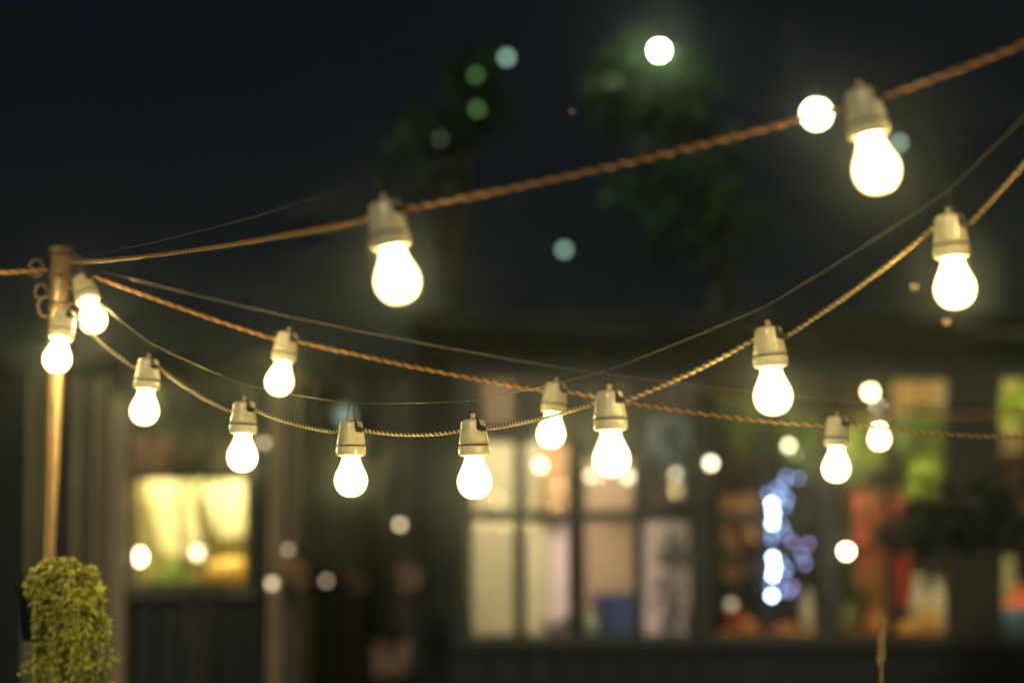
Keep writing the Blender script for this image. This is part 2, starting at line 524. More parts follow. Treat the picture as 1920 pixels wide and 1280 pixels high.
# partition between the pale room and the plant room
px_ = W(1318, 0, YR + .5).x
MB().box((px_ - .03, YR + .12, .06), (px_ + .03, YB, zr)).build('partition', M['int_dark'], pav)
LT = lambda n, c, s: emit(n, c, s)
def ceil_lamp(px0, px1, Y, m, label):
    a = W(px0, 0, Y).x; b = W(px1, 0, Y).x; z = 2.535
    t_ = thing('ceiling_lamp', label, 'lamp', ((a + b) / 2, Y, z), 'tube lamps under the pavilion ceiling')
    MB().box((a, Y - .04, z + .03), (b, Y + .04, z + .06)).build('housing', M['cap'], t_)
    MB().tube([(a + .03, Y, z), (b - .03, Y, z)], .02, 10).build('tube', m, t_, smooth=True)


ceil_lamp(880, 1040, 12.27, emit('pale_tube_light', (1, .88, .56), 360), 'short pale tube lamp above the two cream panes')
ceil_lamp(1170, 1292, 12.27, emit('neutral_tube_light', (1, .86, .78), 600), 'short neutral tube lamp above the lilac pane')
ceil_lamp(1350, 1500, 12.35, emit('dim_tube_light', (1, .72, .34), 50), 'dim tube lamp above the middle window')
ceil_lamp(1575, 1770, 12.35, emit('warm_tube_light', (1, .76, .36), 230), 'warm tube lamp above the right window with the red flowers')
ceil_lamp(1875, 2040, 12.35, emit('warm_tube_light_b', (1, .76, .34), 230), 'warm tube lamp above the far right window')


def panel(name, label, x0, x1, y0, y1, Y, m, cat='panel', group='coloured panels on the pavilion wall', th=.03):
    a, b, c, d = rect(x0, x1, y0, y1, Y)
    return tag(MB().box((a, Y - th, c), (b, Y, d)).build(name, m), label, cat, group)


YP = 13.4
panel('display_panel', 'wide cream panel in the leftmost lit pavilion pane', 868, 972, 830, 1290, YP, M['cream'])
panel('display_panel', 'narrow cream panel right of the widest cream one', 984, 1028, 830, 1290, YP + .02, M['cream'])
panel('display_panel', 'greyish pink strip panel beside the narrow cream panel', 1032, 1066, 850, 1290, YP + .04, M['lilac'])
panel('display_panel', 'peach panel above the navy box in the third pane', 1090, 1192, 860, 1290, YP, M['peach'])
panel('display_panel', 'lilac pink panel behind the dark leaves in the fourth pane', 1200, 1300, 960, 1290, YP, M['lilac'])
panel('display_panel', 'small orange brown board high in the second pane', 1020, 1068, 835, 960, YP - .1, M['board_brown'])
panel('display_panel', 'tan board coloured as a soft glow, high behind the third bulb from the left strand end', 905, 985, 715, 795, YP, mat('glow_tan_board', (.12, .075, .04), .7, .1, 3))  # tan colour stands for a soft round glow
a, b, c, d = rect(1112, 1188, 1112, 1212, 12.6)
zshelf = c
tag(MB().bbox((a, 12.5, c), (b, 12.72, d), .01).build('storage_box', M['navy']), 'navy blue box on the inner shelf below the peach panel', 'box')
p = W(1107, 1200, 12.3)
tin = tag(MB().lathe([(0, 0), (.034, 0), (.036, .004), (.036, .15), (.033, .155), (.033, .165), (0, .168)][::-1], 18, (p.x, p.y, zshelf)).build('storage_tin', M['teal'], smooth=True), 'pale green tin standing left of the navy box', 'tin')
a, b, _, _ = rect(878, 1300, 1200, 1210, 12.4)
tag(MB().box((a, 12.14, zshelf - .04), (b, 12.75, zshelf)).build('inner_shelf', M['board_dark']), 'dark shelf running inside under the pale panes', 'shelf')
p = W(915, 1180, 12.35)
tag(MB().lathe([(0, 0), (.05, 0), (.09, .03), (.13, .05), (.125, .055), (.08, .035), (0, .02)][::-1], 20, (p.x, p.y, zshelf)).build('shallow_bowl', M['pot'], smooth=True), 'dark shallow bowl on the shelf in the leftmost pane', 'bowl')


# ------------------------------------------------------------------ plants
def spray(mb, c, rx, ry, rz, n, L, wd, droop=0.4, seed=1, shell=0.0):
    q = random.Random(seed)
    for _ in range(n):
        while True:
            u = Vector((q.uniform(-1, 1), q.uniform(-1, 1), q.uniform(-1, 1)))
            if shell < u.length < 1: break
        p = Vector(c) + Vector((u.x * rx, u.y * ry, u.z * rz))
        d = Vector((u.x + q.uniform(-.6, .6), u.y + q.uniform(-.6, .6), u.z * .5 - droop + q.uniform(-.5, .5)))
        mb.leaf(p, d, (q.uniform(-1, 1), q.uniform(-1, 1), 1), L * q.uniform(.6, 1.3), wd * q.uniform(.7, 1.2))
    return mb


def potted(name, label, px, py, Y, m, h, r, n, L, wd, group='plants in the pavilion', seed=1, pot='orange', zbase=None, cat='plant', flower=None, droop=.1):
    b = W(px, py, Y)
    z0 = b.z if zbase is None else zbase
    t_ = thing(name, label, cat, (b.x, Y, z0), group)
    MB().lathe([(0, 0), (r * .38, 0), (r * .52, r * .75), (r * .56, r * .75), (r * .56, r * .9), (r * .47, r * .9), (r * .45, r * .8), (0, r * .78)][::-1], 18, (b.x, Y, z0)).build('pot', M[pot], t_, smooth=True)
    st = MB(); q = random.Random(seed)
    for k in range(6):
        an = k * 1.05; st.tube([(b.x, Y, z0 + r * .7), (b.x + math.cos(an) * r * .3, Y + math.sin(an) * r * .3, z0 + r + h * .5), (b.x + math.cos(an) * r * .7, Y + math.sin(an) * r * .7, z0 + r + h * .85)], .004, 5)
    tag(st.build('stem', M['leaf'], t_), kind='stuff')
    tag(spray(MB(), (b.x, Y, z0 + r + h * .5), r, r, h * .5, n, L, wd, droop, seed).build('foliage', M[m], t_), kind='stuff')
    if flower:
        fm, nf = flower
        for k in range(nf):
            c = Vector((b.x + q.uniform(-r, r), Y - r * .7 + q.uniform(-.05, .05), z0 + r + h * q.uniform(.3, 1.0)))
            fb = MB()
            for j in range(6):
                an = j * math.pi / 3
                fb.leaf(c, (math.cos(an), -.4, math.sin(an)), (0, -1, 0), .065, .05, .2)
            fb.build('flower', M[fm], t_)
    return t_


def hanging(name, label, px, py, Y, m, r, h, n, L, wd, ztop, group, seed=1, droop=.8):
    c = W(px, py, Y)
    t_ = thing(name, label, 'plant', (c.x, Y, c.z - h), group)
    MB().lathe([(0, -.06), (r * .3, -.055), (r * .45, 0), (r * .47, .03), (0, .02)][::-1], 16, (c.x, Y, c.z)).build('pot', M['pot'], t_, smooth=True)
    MB().tube([(c.x, Y, c.z), (c.x, Y, ztop)], .003, 5).build('cord', M['hook'], t_)
    tag(spray(MB(), (c.x, Y, c.z - h * .3), r, r, h * .75, n, L, wd, droop, seed).build('foliage', M[m], t_), kind='stuff')
    return t_


GP = 'hanging plants in the pavilion'
hanging('hanging_plant', 'bright green leafy hanging plant behind the bulb at the right window', 1605, 810, 12.9, 'leaf_b', .13, .16, 90, .14, .05, 2.7, GP, 3)
hanging('hanging_plant', 'long drooping yellow green fern beside the widest dark post', 1738, 860, 12.9, 'leaf_b', .09, .26, 110, .17, .035, 2.7, GP, 4)
hanging('hanging_plant', 'dark green hanging plant near the top of the right window', 1725, 775, 13.2, 'leaf', .14, .12, 110, .14, .05, 2.7, GP, 5)
hanging('hanging_plant', 'green trailing plant behind the third bulb from the right', 1375, 760, 12.9, 'leaf', .16, .2, 120, .12, .05, 2.7, GP, 6)
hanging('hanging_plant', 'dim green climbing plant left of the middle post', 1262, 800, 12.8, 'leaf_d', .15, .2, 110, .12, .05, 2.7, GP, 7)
hanging('hanging_plant', 'small brownish hanging plant beside the blue light string', 1510, 800, 13.1, 'leaf', .12, .2, 90, .12, .05, 2.7, GP, 8)
hanging('hanging_plant', 'yellow green hanging plant in the far right pane', 1925, 735, 13.1, 'leaf_b', .1, .12, 90, .12, .05, 2.7, GP, 9)
# dark hanging basket in front of the widest post
bk = thing('hanging_basket', 'large unlit hanging basket of dark leaves in front of the widest post', 'plant', tuple(W(1800, 1060, 10.6)))
c = W(1815, 965, 10.6)
MB().lathe([(0, -.17), (.08, -.15), (.14, -.06), (.16, .02), (0, .01)][::-1], 20, tuple(c)).build('basket', M['pot'], bk, smooth=True)
sp = spray(MB(), tuple(c), .24, .2, .13, 420, .09, .05, .4, 21)
spray(sp, tuple(W(1720, 1000, 10.6)), .14, .1, .09, 160, .08, .04, .5, 22)
spray(sp, tuple(W(1905, 900, 10.6)), .12, .1, .07, 110, .08, .03, .2, 23)
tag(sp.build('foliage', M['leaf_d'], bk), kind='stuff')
for an in (0, 2.09, 4.19):
    MB().tube([c + Vector((.15 * math.cos(an), .15 * math.sin(an), 0)), c + Vector((0, 0, .5))], .003, 5).build('chain', M['hook'], bk)
MB().tube([c + Vector((0, 0, .5)), (c.x, 10.6, 3.0), (c.x, 11.6, 3.02)], .006, 5).build('bracket', M['hook'], bk)

# dark leafy plant in front of lilac panel
zin = zshelf
potted('potted_plant', 'dark leaved potted plant in front of the lilac pink panel', 1268, 1200, 12.55, 'leaf_d', .50, .075, 90, .10, .05, seed=31, pot='pot', zbase=zin)
potted('potted_plant', 'small dark potted plant at the foot of the second cream pane', 1045, 1200, 12.5, 'leaf_d', .08, .05, 60, .06, .03, seed=32, pot='pot', zbase=zin)

# counter inside the plant room with goods on it
zc = W(0, 1185, 12.6).z
a, b, _, _ = rect(1335, 2075, 1170, 1185, 12.6)
ct = thing('counter', 'orange brown wooden counter inside the plant room windows', 'counter', ((a + b) / 2, 12.6, 0.06))
MB().box((a, 12.3, zc - .04), (b, 12.95, zc)).build('counter_top', M['tan'], ct)
MB().box((a + .03, 12.34, .06), (b - .03, 12.9, zc - .042)).build('counter_front', M['board_dark'], ct)


def vase(name, label, px, Y, m, h, r, group=None, cat='jar', prof=None, z=None):
    c = W(px, 1100, Y); z = zc if z is None else z
    prof = prof or [(0, 0), (.7, 0), (.95, .12), (1, .4), (.9, .65), (.5, .8), (.5, .9), (.62, 1), (.45, 1), (.4, .85), (0, .84)]
    return tag(MB().lathe([(p_[0] * r, p_[1] * h) for p_ in prof][::-1], 18, (c.x, Y, z)).build(name, M[m], smooth=True), label, cat, group)


GJ = 'jars and pots along the counter'
vase('jar', 'round orange pot below the coral flowers on the counter', 1643, 12.5, 'orange', .14, .06, GJ, 'pot')
vase('jar', 'tall white jar just left of the widest post', 1722, 12.5, 'white', .30, .05, GJ)
vase('jar', 'pale white bottle close beside the widest post', 1757, 12.6, 'white', .27, .045, GJ)
vase('jar', 'yellow jar between the two white ones', 1742, 12.42, 'yellow', .16, .045, GJ)
vase('jar', 'low yellow pot under the red cloth', 1698, 12.4, 'yellow', .07, .05, GJ, 'pot')
vase('jar', 'cream jar behind the lower left of the right window', 1590, 12.6, 'teal', .16, .05, GJ)
vase('jar', 'narrow cream jar right of the blue light string', 1512, 12.6, 'white', .22, .035, GJ)
vase('jar', 'small orange pot left of the middle of the counter', 1400, 12.5, 'orange', .08, .05, GJ, 'pot')
vase('jar', 'squat orange pot under the blue light string', 1470, 12.4, 'orange', .06, .06, GJ, 'pot')
vase('jar', 'blue tin in the far right pane', 1900, 12.45, 'bluetin', .13, .10, GJ, 'tin', [(0, 0), (.98, 0), (1, .03), (1, .9), (.95, .93), (.95, 1), (0, 1)])
vase('jar', 'coral red pot behind the blue tin', 1915, 12.7, 'flower_red', .24, .10, GJ, 'pot')
vase('jar', 'pale green vase in the far right pane', 1893, 12.85, 'teal', .38, .05, GJ, 'vase')
# red cloth hanging on a rail
rl = W(1690, 1035, 12.6)
cl = thing('hanging_cloth', 'strip of red cloth hanging above the counter in the right window', 'cloth', (rl.x, 12.6, zc))
drape('cloth_strip', ((1672, 1035), (1706, 1035)), ((1670, 1135), (1704, 1140)), 12.6, M['red'], cl, 3)
MB().tube([W(1664, 1033, 12.6), W(1712, 1033, 12.6)], .006, 6).build('rail', M['tan'], cl)
MB().tube([W(1688, 1033, 12.6), (W(1688, 1033, 12.6).x, 12.6, 2.8)], .003, 5).build('cord', M['hook'], cl)
potted('flowering_plant', 'tall pot of coral red flowers in the right window', 1650, 1180, 12.75, 'leaf', .62, .12, 110, .09, .04, seed=41, pot='orange', zbase=zc, flower=('flower_red', 26))
potted('flowering_plant', 'pot of orange flowers left of the red cloth', 1636, 1180, 12.5, 'leaf', .30, .07, 40, .07, .03, seed=42, pot='orange', zbase=zc, flower=('orange', 14))
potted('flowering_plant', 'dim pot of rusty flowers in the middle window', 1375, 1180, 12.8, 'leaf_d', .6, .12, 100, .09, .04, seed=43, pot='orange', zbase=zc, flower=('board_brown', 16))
potted('potted_plant', 'green potted plant at the lower left of the right window', 1588, 1180, 12.8, 'leaf', .30, .08, 90, .08, .04, seed=44, pot='orange', zbase=zc)
potted('potted_plant', 'dark leaved potted plant behind the blue light string', 1490, 1180, 12.9, 'leaf_d', .62, .10, 130, .09, .04, seed=45, pot='pot', zbase=zc)
panel('display_panel', 'yellowish tan board at the top of the right window', 1672, 1772, 706, 790, 14.1, mat('tan_board', (.62, .42, .17), .7, .1, 4))
panel('display_panel', 'coral coloured board behind the flowers in the right window', 1600, 1695, 915, 960, 14.1, M['board_brown'])
panel('display_panel', 'peach wall board in the far right pane', 1862, 2010, 780, 960, 14.1, M['peach'])
panel('display_panel', 'pale yellow strip coloured as lamp light at the top of the far right pane', 1880, 1912, 712, 850, 13.9, M['curtain'])  # yellow colour stands for a lamp shining there
panel('display_panel', 'dim brown board beside the middle post', 1345, 1410, 960, 1080, 14.1, M['board_brown'])

# shed window contents
zb = c_ = W(0, 1104, YL).z
a, b, c, d = rect(246, 474, 888, 1104, YL)
zb = c - .06
a_, b_ = a, b
tag(MB().box((a - .2, YL + .06, zb - .03), (b + .2, YL + .6, zb)).build('window_shelf', M['curtain']), 'pale shelf inside the shed window', 'shelf')
cx = W(432, 1000, YL + .3).x
tag(MB().lathe([(0, 0), (.05, 0), (.10, .05), (.115, .12), (.10, .18), (.06, .2), (0, .2)][::-1], 20, (cx, YL + .3, zb)).build('round_pot', M['yellow'], smooth=True), 'round orange yellow pot at the right of the shed window', 'pot')
potted('potted_plant', 'bright green potted plant low in the shed window', 322, 1104, YL + .2, 'leaf_b', .11, .06, 70, .07, .03, seed=51, zbase=zb, group='plants in the shed window', pot='white')
potted('potted_plant', 'dark twiggy potted plant at the lower right of the shed window', 400, 1104, YL + .12, 'leaf_d', .04, .035, 30, .05, .02, seed=52, zbase=zb, group='plants in the shed window', pot='pot')


# ------------------------------------------------------------------ lamps that show as soft discs
def lamp_bulb(px, py, Y, r, col, strength, label, group='small lamps around the buildings', name='small_lamp', ztop=None):
    c = W(px, py, Y)
    t_ = thing(name, label, 'lamp', (c.x, Y, c.z + r), group)
    MB().sphere(tuple(c), r, 14, 10).build('bulb', emit(name + '_light', col, strength), t_, smooth=True)
    MB().lathe([(r * .45, r * .85), (r * .5, r * 1.5), (r * .3, r * 1.9), (0, r * 1.95)], 12, tuple(c)).build('cap', M['cap'], t_, smooth=True)
    zt = ztop if ztop else c.z + r * 6
    MB().tube([(c.x, Y, c.z + r * 1.9), (c.x, Y, zt)], .002, 5).build('cord', M['hook'], t_)
    return t_


PALE = (1.0, .84, .56)
for px, py, Y, r, s, lab in (
        (1013, 872, 13.0, .022, 9, 'soft lamp at the top of the second pale pane'),
        (1108, 892, 13.0, .020, 3.5, 'dim lamp half hidden behind the seventh bulb'),
        (1177, 893, 13.0, .022, 5, 'lamp just right of the third bulb from the right'),
        (1265, 888, 13.0, .020, 4, 'dim lamp high in the fourth pale pane'),
        (1333, 868, 11.9, .020, 9, 'lamp hanging in front of the middle post'),
        (1478, 835, 13.0, .018, 11, 'left one of a close pair of lamps in the middle window'),
        (1494, 848, 13.2, .022, 5, 'right one of a close pair of lamps in the middle window'),
        (1632, 735, 12.8, .024, 24, 'bright lamp at the top of the right window'),
        (1646, 764, 13.2, .020, 5, 'dimmer lamp below the bright one in the right window'),
        (1587, 1033, 11.6, .020, 40, 'bright lamp low beside the orange flowers'),
        (1371, 1132, 12.2, .020, 1.2, 'very dim lamp low in the middle window'),
        (258, 1043, YL + .2, .032, 30, 'bright lamp in the lower left of the shed window'),
        (372, 1036, YL + .25, .026, 6, 'soft lamp in the middle of the shed window')):
    lamp_bulb(px, py, Y, r, (1, .8, .45) if s > 15 else PALE, s, lab, 'small lamps in the windows', ztop=2.6 if Y > 12.5 else None)
for px, py, Y, r, s, lab in (
        (750, 983, 12.6, .018, 3.4, 'round pale lamp alone on the timber store'),
        (510, 1093, 11.3, .018, 2.8, 'pale lamp low beside the shed window corner'),
        (540, 1030, 11.3, .014, 1.6, 'dim lamp above the pale one beside the shed'),
        (612, 1088, 12.6, .016, 1.5, 'dim yellowish lamp on the left of the timber store'),
        (496, 830, 11.3, .015, 2.0, 'dim lamp just right of the fourth bulb'),
        (1480, 60, 16.0, .006, .5, 'tiny faint lamp high up in the dark')):
    lamp_bulb(px, py, Y, r, (1, .76, .46), s, lab, 'small lamps on the sheds')

MINT = (.55, 1.0, .80)
for px, py, Y, r, col, s, lab in (
        (950, 108, 15.5, .026, MINT, 1.7, 'pale green lamp high above the trees near the top middle'),
        (1058, 468, 15.5, .026, MINT, 1.4, 'pale green lamp alone in the dark centre'),
        (1686, 268, 15.5, .026, MINT, 1.4, 'pale green lamp half hidden behind the top right bulb'),
        (1256, 100, 15.5, .022, MINT, 1.0, 'faint green lamp right of the bright top lamp'),
        (1236, 95, 15.0, .036, (1, .95, .62), 85, 'bright yellow lamp above the lit green leaves'),
        (1531, 214, 10.0, .052, (1, .88, .5), 18, 'largest bright lamp just left of the top right bulb'),
        (892, 141, 15.2, .024, (.25, .9, .12), .45, 'dim leaf green glow ball added in the left tree, upper one'),  # glow balls added for the green spots among the leaves
        (895, 205, 15.2, .024, (.3, .95, .12), .50, 'dim leaf green glow ball added in the left tree, middle one'),
        (826, 262, 15.2, .024, (.25, .7, .2), .12, 'barely lit green glow ball added in the left tree'),
        (646, 778, 12.6, .05, (.55, .95, .75), .32, 'dim teal lantern behind the hook of the fifth bulb')):
    lamp_bulb(px, py, Y, r, col, s, lab, 'globe lamps hung above the yard', 'globe_lamp', ztop=6.5)
# the cable those globes hang from
for Yc, lab in ((15.5, 'dark cable carrying the far green lamps'), (10.0, 'dark cable carrying the largest lamp')):
    tag(MB().tube([(-6, Yc, 6.9), (-3, Yc, 6.65), (0, Yc, 6.5), (3, Yc, 6.55), (7, Yc, 6.9)], .006, 5).build('overhead_cable', M['hook']), lab, 'cable')

# blue light string wound on a stake in the middle window
ls = thing('blue_light_string', 'string of cold blue white lights hanging in the middle window', 'light string', tuple(W(1455, 1140, 11.8)))
BL = (.58, .80, 1.0)
blue = emit('cold_blue_led', BL, 34); blue2 = emit('dim_blue_glow_led', (.32, .50, 1.0), 3.6); purp = emit('violet_led', (.45, .30, .85), 3.5)
leds = [(1447, 944, blue), (1448, 980, blue), (1447, 1000, blue2), (1449, 1045, blue), (1449, 1078, blue), (1447, 1116, blue), (1474, 892, blue2), (1497, 896, blue2),
        (1458, 915, blue2), (1466, 925, blue2), (1472, 950, blue2), (1465, 985, blue2), (1463, 1052, blue2), (1468, 1078, blue2), (1462, 1108, blue2), (1486, 1016, purp), (1516, 1018, purp), (1510, 1056, purp), (1486, 1100, purp), (1440, 925, blue2), (1447, 1010, blue2), (1450, 962, blue), (1452, 1062, blue), (1446, 1096, blue2), (1458, 935, blue2), (1476, 935, blue2), (1470, 905, blue2), (1474, 1066, blue2), (1472, 1000, blue2), (1479, 1108, blue2), (1504, 1040, blue2)]  # some of the dim ones are added to spread a blue glow
path = []
for px, py, m in leds:
    c = W(px, py, 11.8)
    MB().sphere(tuple(c), .0105, 10, 6).build('led', m, ls, smooth=True)
    path.append(c + Vector((0, .012, 0)))
order = sorted(path, key=lambda v: -v.z)
MB().tube([(order[0].x, 11.81, 2.45)] + order, .002, 5).build('cable', M['hook'], ls)

# ------------------------------------------------------------------ flowers at the foot of the sheds
def bush(name, label, px, py, Y, r, m, n, group, seed, fm=None, nf=0):
    c = W(px, py, Y)
    t_ = thing(name, label, 'plant', (c.x, Y, 0), group)
    for k in range(5):
        an = k * 1.26
        MB().tube([(c.x, Y, 0), (c.x + math.cos(an) * r * .3, Y + math.sin(an) * r * .3, c.z * .6), (c.x + math.cos(an) * r * .6, Y + math.sin(an) * r * .6, c.z)], .006, 5).build('stem', M['bark'], t_)
    tag(spray(MB(), tuple(c), r, r, r * 1.2, n, .08, .04, .2, seed).build('foliage', M[m], t_), kind='stuff')
    q = random.Random(seed)
    for k in range(nf):
        cc = c + Vector((q.uniform(-.6, .6) * r, -r * .9, q.uniform(-.7, .7) * r)); fb = MB()
        for j in range(6):
            an = j * math.pi / 3
            fb.leaf(cc, (math.cos(an), -.4, math.sin(an)), (0, -1, 0), .05, .04, .2)
        fb.build('flower', M[fm], t_)
    return t_


GB = 'flowering bushes in front of the timber store'
bush('flowering_bush', 'bush with peach pink blossom below the lone pale lamp', 765, 1085, 12.4, .07, 'leaf_d', 70, GB, 61, 'flower_pink', 12)
bush('flowering_bush', 'bush with a few pink blossoms near the middle of the store', 660, 1088, 12.4, .06, 'leaf_d', 60, GB, 62, 'flower_pink', 6)
bush('flowering_bush', 'low bush with dull pink blossom at the bottom edge', 735, 1235, 12.3, .12, 'leaf_d', 110, GB, 63, 'flower_pink', 12)
bush('flowering_bush', 'small bush with dull red blossom beside the shed corner', 552, 1075, 11.2, .07, 'leaf_d', 60, GB, 64, 'board_brown', 8)
bush('climbing_plant', 'dim green climber on the shed between the third and fourth bulb', 375, 800, 11.3, .22, 'leaf', 160, 'climbers on the shed', 65)

# ------------------------------------------------------------------ trees behind
def tree(label, px, Y, h, crown, m, n, seed, L=.16):
    x = W(px, 500, Y).x
    t_ = thing('tree', label, 'tree', (x, Y, 0), 'dark trees behind the buildings')
    q = random.Random(seed)
    tk = [(x, Y, 0), (x + .05, Y, h * .35), (x - .05, Y + .1, h * .7), (x + .1, Y, h)]
    MB().tube(tk, [.14, .11, .08, .03], 10).build('trunk', M['tree_bark'], t_, smooth=True)
    cb = MB()
    for cx, cy, rr, k in crown:
        c = W(cx, cy, Y)
        MB().tube([(x, Y, min(h * .8, max(1.0, c.z - .5))), ((x + c.x) / 2, Y + q.uniform(-.1, .1), c.z - .15), (c.x, c.y, c.z)], [.04, .025, .01], 6).build('limb', M['tree_bark'], t_, smooth=True)
        spray(cb, tuple(c), rr, rr, rr * .8, k, L, L * .5, .2, q.randint(0, 9999), .2)
    tag(cb.build('crown', M[m], t_), kind='stuff')


tree('dark tree whose upper leaves are lit green by the bright yellow lamp', 1362, 15.3, 4.3, [(1180, 175, .26, 200), (1262, 168, .24, 240), (1190, 118, .16, 70), (1290, 300, .3, 90), (1240, 390, .35, 90), (1350, 420, .3, 90)], 'tree_leaf', 0, 71)
tree('dark tree with faint green leaf clumps left of the top middle lamp', 846, 15.6, 4.0, [(890, 142, .14, 90), (898, 205, .16, 100), (826, 250, .18, 110), (780, 330, .3, 60)], 'tree_leaf', 0, 72)

# ------------------------------------------------------------------ copper pole with clamp
pd = 4.65
pt = P(114, 474, pd); pb = P(91, 1050, pd)
dirv = (pb - pt).normalized()
base = pt + dirv * (pt.z / -dirv.z)
pole = thing('copper_pole', 'slim copper coloured pole on the left that carries the light strings', 'pole', tuple(base))
MB().tube([base, pb, P(103, 760, pd), P(108, 620, pd), pt], [.014, .0145, .0165, .0175, .018], 20).build('shaft', M['copper'], pole, smooth=True)
MB().tube([pt + Vector((0, 0, -.004)), pt + Vector((0, 0, .012))], .0225, 16).build('cap', M['rust'], pole, smooth=True)
for dz in (.045, .10, .16):
    c = pt - Vector((0, 0, dz))
    n_ = 20
    MB().tube([c + Vector((math.cos(2 * math.pi * i / n_) * .0215, math.sin(2 * math.pi * i / n_) * .0215, .004 * math.sin(i))) for i in range(n_ + 1)], .0028, 6).build('binding_wire', M['rust'], pole, smooth=True)
for k, (dx, dz, rr) in enumerate(((-.045, -.03, .014), (-.035, -.075, .012), (.03, -.02, .012), (-.025, -.105, .016))):
    c = pt + Vector((dx, -.01, dz)); n_ = 16
    MB().tube([c + Vector((math.cos(2 * math.pi * i / n_) * rr, .004 * i / n_, math.sin(2 * math.pi * i / n_) * rr * 1.2)) for i in range(n_)], .0022, 5).build('wire_loop', M['rust'], pole, smooth=True)

# ------------------------------------------------------------------ pendant bulb (prototype in metres, hook loop at the origin)
def make_pendant():
    r_ = bpy.data.objects.new('pendant_bulb', None); r_.empty_display_size = .03
    COL.objects.link(r_)
    k = .001
    def L(pr): return [(a * k, b * k) for a, b in pr]
    # porcelain body, slightly oval
    MB().lathe(L([(0, -27.5), (8, -27.3), (14, -28), (17.2, -29.5), (18.8, -33), (19.8, -40), (21, -50), (22.4, -59), (23.0, -65.2), (22.2, -65.6)]), 40).build('socket', M['porcelain'], r_, smooth=True, world=False)
    MB().lathe(L([(22.2, -65.6), (21.3, -65.9), (21.3, -67.6), (22.3, -67.9)]), 40).build('groove_band', M['groove'], r_, smooth=True, world=False)  # band coloured dark between body and ring
    MB().lathe(L([(22.3, -67.9), (23.4, -68.1), (23.9, -71), (23.9, -78.5), (23.0, -81.5), (20.5, -83.2), (16.6, -83.2), (15.6, -80), (15.2, -70)]), 40).build('socket_ring', M['porcelain'], r_, smooth=True, world=False)
    MB().lathe(L([(14.2, -74), (14.4, -83), (15.4, -89), (17.2, -94), (20.4, -101), (24, -108.5), (26.3, -114.5), (27.4, -120), (27.4, -125), (26, -131.5), (23, -138), (18.4, -143.6), (12.5, -147.3), (6, -149.1), (0, -149.6)]), 40).build('bulb', M['bulb'], r_, smooth=True, world=False)
    MB().lathe(L([(0, -18.5), (3.3, -18.8), (3.9, -20), (3.9, -27.2), (6.5, -27.6), (6.5, -28.6)]), 16).build('plug', M['plug'], r_, smooth=True, world=False)
    # wire loop hook, narrow at the top
    pts = [(-5.6, 0, -26), (-5.8, 0, -22), (-5.0, 0, -14), (-3.9, 0, -4), (-3.2, 0, -.6), (-1.6, 0, .9), (1.6, 0, .9), (3.2, 0, -.6), (3.9, 0, -4), (5.2, 0, -14), (6.0, 0, -22), (5.2, 0, -25.5), (0, -4.6, -27)]
    MB().tube([tuple(c * k for c in p_) for p_ in pts], .0007, 6).build('hook', M['hook'], r_, smooth=True, world=False)
    # black strap and cable gland on the right of the face
    MB().tube([tuple(c * k for c in p_) for p_ in [(3, -5, -28.2), (7, -12.5, -29), (8.7, -16.4, -33), (9.3, -18, -39), (11.5, -18.4, -43)]], [.0018, .0026, .0027, .0034, .0022], 8).build('strap', M['rubber'], r_, smooth=True, world=False)
    MB().tube([tuple(c * k for c in p_) for p_ in [(9.4, -16.5, -40.5), (13, -19.6, -41.5), (18, -20, -42.2), (22, -19.4, -43)]], [.0050, .0046, .0030, .0020], 10).build('cable_gland', M['rubber'], r_, smooth=True, world=False)
    MB().tube([tuple(c * k for c in p_) for p_ in [(-18.5, 2, -45), (-24.0, 2, -45.5)]], [.0035, .0028], 8).build('cable_gland', M['porcelain'], r_, smooth=True, world=False)
    # small raised maker's relief, unreadable
    mk = MB(); q = random.Random(5)
    for i, az in enumerate((-128, -121, -114, -107, -100, -93)):
        a = R(az)
        for rad, z, s in ((22.0, -56.5, 1), (23.95, -74.2, .8)):
            x_, y_ = rad * math.cos(a), rad * math.sin(a)
            tx, ty = -math.sin(a), math.cos(a)
            h = 1.5 * s
            if i % 3 == 0: pl = [(-.6, h), (-.8, -h * .6), (.5, -h)]
            elif i % 3 == 1: pl = [(.7, h), (-.6, h * .4), (-.5, -h), (.8, -h * .8)]
            else: pl = [(0, h), (0, -h)]
            mk.tube([((x_ + tx * u) * k, (y_ + ty * u) * k, (z + v) * k) for u, v in pl], .00042, 5)
    tag(mk.build('embossed_mark', M['porcelain'], r_, smooth=True, world=False), kind='stuff')
    return r_


proto = make_pendant()
ENTRY = Vector((-.0240, .002, -.0455)); EXIT = Vector((.0215, -.0194, -.0430))
used = [False]


def pend(px, py, d, tilt, label, yaw=0, lean=0, rz=None):
    """hook loop seen at (px, py) at distance d; tilt in the picture plane, lean towards the camera"""
    o = copy_tree(proto) if used[0] else proto
    used[0] = True
    o.location = P(px, py, d)
    m_ = Matrix.Rotation(R(-tilt), 3, 'Y') @ Matrix.Rotation(R(lean), 3, 'X') @ Matrix.Rotation(R(yaw), 3, 'Z')
    o.rotation_euler = m_.to_euler()
    tag(o, label, 'light bulb', 'lit bulbs on the light strings')
    T = Matrix.Translation(o.location) @ m_.to_4x4()
    return {'top': Vector(o.location), 'in': T @ ENTRY, 'out': T @ EXIT, 'mid': T @ Vector((0, 0, -.046))}


